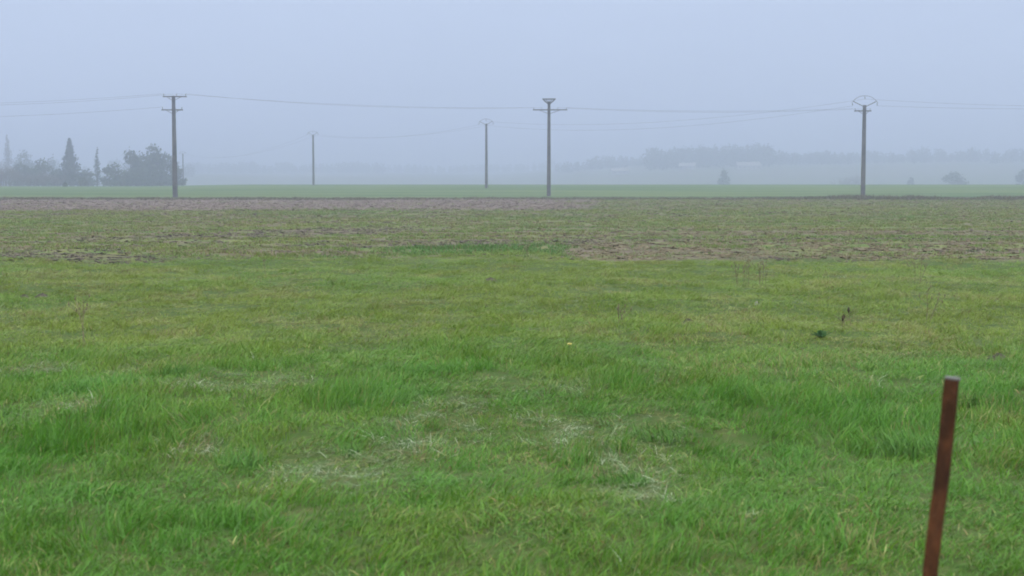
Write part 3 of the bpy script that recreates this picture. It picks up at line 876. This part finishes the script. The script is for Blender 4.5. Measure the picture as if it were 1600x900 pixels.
# ------------------------------------------------------------------ distant houses
M_WALL = simple_mat('pale_render', (.20, .20, .20), (.26, .26, .25), .6, .9, .2)
M_ROOF = simple_mat('roof_tiles', (.16, .155, .15), (.22, .21, .20), 1.2, .85, .2)
M_PANE = simple_mat('window_pane', (.05, .055, .06), (.08, .085, .09), 1.0, .2, .5)
M_DOOR = simple_mat('house_door', (.12, .10, .09), (.17, .14, .12), 1.0, .6, .3)
def house(px, Y, L, W, hw, hr, rz, label, seed):
    x = at_depth(px, Y)
    e = empty('farm_house', (x, Y, gz(x, Y) - .1), label, 'house', 'pale houses below the distant wood', rz)
    mb = MB(); a, b = L / 2, W / 2
    mb.add([(-a, -b, 0), (a, -b, 0), (a, b, 0), (-a, b, 0), (-a, -b, hw), (a, -b, hw), (a, b, hw), (-a, b, hw), (-a, 0, hw + hr), (a, 0, hw + hr)],
           [(0, 1, 5, 4), (2, 3, 7, 6), (1, 2, 6, 9, 5), (3, 0, 4, 8, 7)])
    mb.build('wall', M_WALL, e)
    r = MB(); o = .4; k = hr / b
    for s in (-1, 1):
        vs = [(-a - o, s * (b + o), hw - o * k), (a + o, s * (b + o), hw - o * k), (a + o, 0, hw + hr + .04), (-a - o, 0, hw + hr + .04)]
        vs += [(p[0], p[1], p[2] + .18) for p in vs]
        r.add(vs, [(0, 1, 2, 3), (4, 5, 6, 7), (0, 1, 5, 4), (0, 4, 7, 3), (1, 5, 6, 2)])
    rf = r.build('roof', M_ROOF, e)
    ch = MB(); ch.box(a * .55, a * .55 + .7, -.35, .35, hw + hr * .7, hw + hr + 1.0); ch.build('chimney', M_WALL, rf)
    for xx in np.arange(-a + 1.5, a - 1, 3.0):
        if abs(xx) < 1.4: continue
        f = MB(); f.box(xx - .6, xx + .6, -b - .06, -b + .02, .95, 2.3); w = f.build('window', M_WALL, e)
        p = MB(); p.box(xx - .5, xx + .5, -b - .09, -b - .062, 1.05, 2.2); p.build('pane', M_PANE, w)
    d = MB(); d.box(-.5, .5, -b - .07, -b + .02, 0, 2.1); d.build('door', M_DOOR, e)
house(968, 905, 11, 7, 2.6, 1.8, R(10), 'pale low house standing left of the distant wood', 1)
house(1074, 915, 10, 7, 2.7, 1.9, R(-15), 'pale house below the middle of the distant wood', 2)
house(1168, 900, 15, 7, 2.7, 1.9, R(6), 'longest pale house below the right end of the distant wood', 3)

# ------------------------------------------------------------------ small things in the meadow
M_DOCK = leaf_mat('dock_leaves', (.060, .135, .045), (.10, .18, .06))
M_STALK = simple_mat('dead_stalk', (.13, .115, .07), (.20, .17, .11), 8.0, .9, .1)
M_SEED = simple_mat('seed_heads', (.035, .03, .015), (.07, .055, .03), 30.0, .9, .1)
M_YEL = simple_mat('yellow_petals', (.82, .72, .22), (.86, .80, .42), 60.0, .7, .2)
M_STEM = simple_mat('green_stem', (.07, .12, .03), (.10, .16, .05), 20.0, .7, .2)
M_STONE = simple_mat('field_stone', (.16, .155, .14), (.25, .24, .22), 14.0, .9, .2, bump=.4)
M_MOLE = simple_mat('mole_earth', (.045, .040, .030), (.090, .080, .060), 18.0, .95, .1, bump=.6)

def add_translucency(m, f):
    nt = m.node_tree
    pb = [n for n in nt.nodes if n.type == 'BSDF_PRINCIPLED'][0]; out = [n for n in nt.nodes if n.type == 'OUTPUT_MATERIAL'][0]
    tr = nt.nodes.new('ShaderNodeBsdfTranslucent'); mx = nt.nodes.new('ShaderNodeMixShader'); mx.inputs[0].default_value = f
    nt.links.new(pb.inputs['Base Color'].links[0].from_socket, tr.inputs['Color'])
    nt.links.new(pb.outputs[0], mx.inputs[1]); nt.links.new(tr.outputs[0], mx.inputs[2]); nt.links.new(mx.outputs[0], out.inputs['Surface'])
add_translucency(M_DOCK, .5)

def dock(px, py, s, label, seed, group=None):
    g = np.random.default_rng(seed); x, y = spot(px, py)
    mb = MB()
    for k in range(22):
        a = g.random() * 2 * pi; l = s * .75 * (.7 + .5 * g.random()); el = .55 + .85 * g.random(); wd = l * .16; q = Vector((cos(a), sin(a), 0)); sd = Vector((-sin(a), cos(a), 0)); vs = []
        for t, ww in ((0, .25), (.35, 1), (.7, .8), (1, .08)):
            c = q * (l * cos(el) * t) + Vector((0, 0, l * sin(el) * (t - .35 * t * t)))
            vs += [c - sd * wd * ww, c + Vector((0, 0, -.006)), c + sd * wd * ww]
        mb.add(vs, [(i * 3 + j, i * 3 + j + 1, i * 3 + j + 4, i * 3 + j + 3) for i in range(3) for j in range(2)])
    o = mb.build('dock_weed', M_DOCK, None, True, (x, y, gz(x, y)))
    tag(o, label, 'weed', group)

dock(1283, 526, .20, 'dark round leafy weed left of the two brown seed heads', 80)

def tussock_mat():
    m, nt, out = new_mat('tussock_blades')
    av = N(nt, 'ShaderNodeAttribute', attribute_type='GEOMETRY', attribute_name='bv')
    principled(nt, out, mixc(nt, av.outputs['Fac'], (.050, .140, .020), (.085, .195, .030)), .55, .2)
    return m
M_TUS = tussock_mat()
GD = 'dark grass tussocks in the meadow'
for i, (px, py, r, h, lb) in enumerate([(272, 592, .10, .20, 'small dark tussock at the far edge of the pale flattened grass'),
        (140, 614, .17, .14, 'wide low dark tussock in rough grass near the left edge'), (612, 628, .13, .22, 'dark tussock where the lush tall grass begins, left of centre'),
        (374, 710, .13, .20, 'dark upright tussock among the pale blades, left half'), (545, 686, .09, .16, 'small dark tussock just above the pale matted patch'),
        (1432, 690, .20, .26, 'big dark tussock left of the rusty stake'), (975, 722, .15, .15, 'dark tussock beside the pale matted patch right of centre'),
        (1275, 790, .12, .13, 'dark tussock at the brown bare spot below the tall grass'), (1040, 664, .22, .15, 'wide dark tussock over the shadowed hollow right of centre'),
        (1525, 622, .10, .24, 'tall thin dark tussock behind the rusty stake')]):
    x, y = spot(px, py)
    o = bpy.data.objects.new('grass_tussock', tuft_mesh('grass_tussock', int(1600 * r), r, h * .3, h * .8, .004, .007, .6, 1.2, M_TUS, 600 + i)); C.objects.link(o)
    o.location = (x, y, gz(x, y)); o.rotation_euler = (0, 0, .4 * i)
    tag(o, lb, 'tussock', GD)

def stalk(px, py, h, label, group, seed, head=False, n=3):
    g = np.random.default_rng(seed); x, y = spot(px, py)
    e = empty('dead_weed', (x, y, gz(x, y)), label, 'dead weed', group)
    st = MB(); hd = MB()
    for k in range(n):
        b = Vector((g.normal(0, .04), g.normal(0, .04), -.02)); l = h * (.7 + .35 * g.random())
        d = Vector((g.normal(0, .16), g.normal(0, .16), 1)).normalized()
        t = b + d * l
        st.tube([b, b.lerp(t, .5) + Vector((g.normal(0, .01), 0, 0)), t], [.0038, .0032, .0024], 5)
        for j in range(4):
            q = b.lerp(t, .45 + .5 * g.random()); ee = q + Vector((g.normal(0, .06), g.normal(0, .06), .05 + .06 * g.random()))
            st.tube([q, ee], [.003, .002], 4)
            if not head: st.lathe([(.003, 0), (.009, .012), (.006, .025), (.002, .034)], 6, ee)
        if head:
            hd = MB(); hd.lathe([(.003, -.01), (.013, .005), (.016, .022), (.010, .042), (.003, .055)], 8, t); hd.build('seed_head', M_SEED, e)
    st.build('stem', M_STALK, e)
GK = 'dead weed stalks in the meadow'
stalk(1316, 512, .13, 'short dead weed with dark brown seed heads beside the dark round weed', GK, 101, True, 2)
stalk(1329, 510, .20, 'taller thin weed topped by one dark seed head, by its shorter twin', GK, 102, True, 1)
stalk(1150, 446, .42, 'leaning dead stalk, first of three near the bare earth edge', GK, 103, False, 2)
stalk(1168, 447, .52, 'tallest dead stalk of three near the bare earth edge', GK, 104, False, 3)
stalk(1188, 446, .46, 'bushiest dead stalk of three near the bare earth edge', GK, 105, False, 4)
stalk(1432, 446, .50, 'thin grey dead stalks near the bare earth, far right', GK, 106, False, 3)
stalk(1446, 500, .40, 'dead stalk standing nearer than the grey far right stalks', GK, 107, False, 2)
stalk(115, 540, .62, 'very thin tall dead stalk at the far left of the meadow', GK, 108, False, 2)
stalk(413, 432, .44, 'lone dead stalk near the weedy field edge, left half', GK, 109, False, 1)
stalk(965, 514, .14, 'short dead stalk alone in the middle of the meadow', GK, 110, False, 2)
stalk(825, 404, .30, 'dead stalk at the edge of the bright green weed strip', GK, 111, False, 2)

def dandelion(px, py):
    x, y = spot(px, py)
    e = empty('yellow_flower', (x, y, gz(x, y)), 'single small yellow flower alone in the green meadow', 'flower')
    s = MB(); s.tube([(0, 0, -.02), (.004, 0, .07), (.01, -.004, .14)], [.004, .0035, .003], 6); s.build('stem', M_STEM, e)
    h = MB(); g = np.random.default_rng(5)
    for k in range(34):
        a = k * 2.4; l = .030 * (.5 + .5 * (k / 34)); el = 1.2 - 1.0 * k / 34
        q = Vector((cos(a), sin(a), 0)); sd = Vector((-sin(a), cos(a), 0)) * .0042
        c = Vector((.01, -.004, .138)); t = c + q * l * cos(el) + Vector((0, 0, l * sin(el) * .7 + .006))
        h.add([c - sd, c + sd, t + sd, t - sd], [(0, 1, 2, 3)])
    h.build('flower_head', M_YEL, e)
dandelion(888, 566)

def mound(name, px, py, wpx, hgt, mat, label, cat, group, seed, lumpy=.5):
    g = np.random.default_rng(seed); x, y = spot(px, py); r = wpx / F * y
    n, m = 22, 9; vs = []; fs = []
    for i in range(m):
        t = i / (m - 1); rr = r * (1 - t) ** .8; 
        for k in range(n):
            a = 2 * pi * k / n; j = 1 + lumpy * (float(fbm(cos(a) * 2.1 + seed, sin(a) * 2.1 + t * 3, seed, 3)) - .5)
            vs.append((cos(a) * rr * j, sin(a) * rr * .8 * j, -.03 + (hgt + .03) * (t ** .8) * (1 + lumpy * .9 * (g.random() - .5))))
    for i in range(m - 1):
        for k in range(n): fs.append((i * n + k, i * n + (k + 1) % n, (i + 1) * n + (k + 1) % n, (i + 1) * n + k))
    fs.append(tuple(range((m - 1) * n, m * n)))
    mb = MB(); mb.add(vs, fs); o = mb.build(name, mat, None, True, (x, y, gz(x, y)))
    tag(o, label, cat, group)
GM = 'molehills in the meadow'
mound('molehill', 38, 462, 15, .055, M_MOLE, 'grey-brown molehill, left one of a pair near the left edge', 'molehill', GM, 121)
mound('molehill', 66, 460, 19, .065, M_MOLE, 'grey-brown molehill, larger right one of the pair near the left edge', 'molehill', GM, 122)
mound('molehill', 766, 441, 16, .045, M_MOLE, 'low dark molehill in the middle near the weedy field', 'molehill', GM, 123)
mound('molehill', 1075, 508, 19, .05, M_MOLE, 'flat dark molehill left of the dark round weed', 'molehill', GM, 124)
mound('molehill', 1560, 553, 22, .05, M_MOLE, 'dark molehill beyond the rusty stake at the right edge', 'molehill', GM, 125)
mound('field_stone', 1182, 479, 8, .045, M_STONE, 'pale grey stone lying in the grass below the three dead stalks', 'stone', None, 126, .3)

# ------------------------------------------------------------------ haze: one even closed box of mist round everything
def haze():
    m = bpy.data.materials.new('mist'); m.use_nodes = True; nt = m.node_tree
    for n in list(nt.nodes): nt.nodes.remove(n)
    out = nt.nodes.new('ShaderNodeOutputMaterial'); v = nt.nodes.new('ShaderNodeVolumePrincipled')
    v.inputs['Color'].default_value = (.765, .815, 1.0, 1); v.inputs['Density'].default_value = 0.0020
    v.inputs['Anisotropy'].default_value = 0.8
    nt.links.new(v.outputs[0], out.inputs['Volume'])
    mb = MB(); mb.box(-4600, 4600, -400, 4800, -8, 52)
    o = mb.build('haze', m); tag(o, kind='stuff'); o['label'] = 'pale blue mist filling the air over the fields'; o['category'] = 'haze'
haze()

# ------------------------------------------------------------------ world, sun, camera, render settings
w = bpy.data.worlds.new('World'); S.world = w; w.use_nodes = True
nt = w.node_tree
for n in list(nt.nodes): nt.nodes.remove(n)
out = nt.nodes.new('ShaderNodeOutputWorld'); bg = nt.nodes.new('ShaderNodeBackground')
sky = nt.nodes.new('ShaderNodeTexSky'); sky.sky_type = 'NISHITA'; sky.sun_disc = False
SUN_EL, SUN_AZ = 48.0, 165.0
sky.sun_elevation = R(SUN_EL); sky.sun_rotation = R(SUN_AZ)
sky.air_density = 1.0; sky.dust_density = 3.0; sky.ozone_density = 1.0
tc = nt.nodes.new('ShaderNodeTexCoord')
sep = nt.nodes.new('ShaderNodeSeparateXYZ'); nt.links.new(tc.outputs['Generated'], sep.inputs[0])
zr = maprange(nt, sep.outputs['Z'], 0.0, 1.0, 0.0, 1.0, False)
cl = noise(nt, mapping(nt, tc.outputs['Generated'], (1.2, 1.2, 5)), 2.2, 3.0)
# overcast: brightest overhead, paler and bluer towards the horizon, very soft unevenness
over = maprange(nt, sep.outputs['Z'], 0.10, 0.75)
lum = math_(nt, 'ADD', 0.97, math_(nt, 'MULTIPLY', zr, 0.25))
lum = math_(nt, 'MULTIPLY', lum, math_(nt, 'ADD', 0.89, math_(nt, 'MULTIPLY', cl, 0.22)))
cloud = nt.nodes.new('ShaderNodeVectorMath'); cloud.operation = 'SCALE'
nt.links.new(mixc(nt, over, (5.5, 6.5, 8.5), (23.5, 24.5, 23.5)), cloud.inputs[0]); nt.links.new(lum, cloud.inputs['Scale'])
mx = mixc(nt, 0.86, sky.outputs[0], cloud.outputs[0])
nt.links.new(mx, bg.inputs['Color']); bg.inputs['Strength'].default_value = 0.1
nt.links.new(bg.outputs[0], out.inputs['Surface'])

sd = bpy.data.lights.new('sun', 'SUN'); sd.energy = 1.4; sd.angle = R(25); sd.color = (1.0, .96, .9)
so = bpy.data.objects.new('sun', sd); C.objects.link(so)
az, el = R(SUN_AZ), R(SUN_EL)
dirv = Vector((sin(az) * cos(el), cos(az) * cos(el), sin(el)))
so.rotation_euler = dirv.to_track_quat('Z', 'Y').to_euler()

cd = bpy.data.cameras.new('camera'); cd.lens = 50; cd.sensor_width = 36; cd.clip_start = .1; cd.clip_end = 20000
co = bpy.data.objects.new('camera', cd); C.objects.link(co)
co.location = (0, 0, EYE); co.rotation_euler = (R(90) - PITCH, 0, 0)
cd.dof.use_dof = True; cd.dof.focus_distance = 30.0; cd.dof.aperture_fstop = 4.5
S.camera = co

S.render.engine = 'CYCLES'
cy = S.cycles
cy.use_denoising = True
try: cy.denoising_prefilter = 'ACCURATE'; cy.denoiser = 'OPENIMAGEDENOISE'; cy.denoising_input_passes = 'RGB_ALBEDO_NORMAL'
except Exception: pass
cy.max_bounces = 6; cy.diffuse_bounces = 3; cy.glossy_bounces = 2; cy.transmission_bounces = 3; cy.volume_bounces = 2; cy.transparent_max_bounces = 8
cy.caustics_reflective = False; cy.caustics_refractive = False
cy.filter_width = 1.8
cy.use_adaptive_sampling = False
S.view_settings.view_transform = 'Standard'; S.view_settings.look = 'None'; S.view_settings.exposure = 0.0; S.view_settings.gamma = 1.0
S.view_settings.use_curve_mapping = False
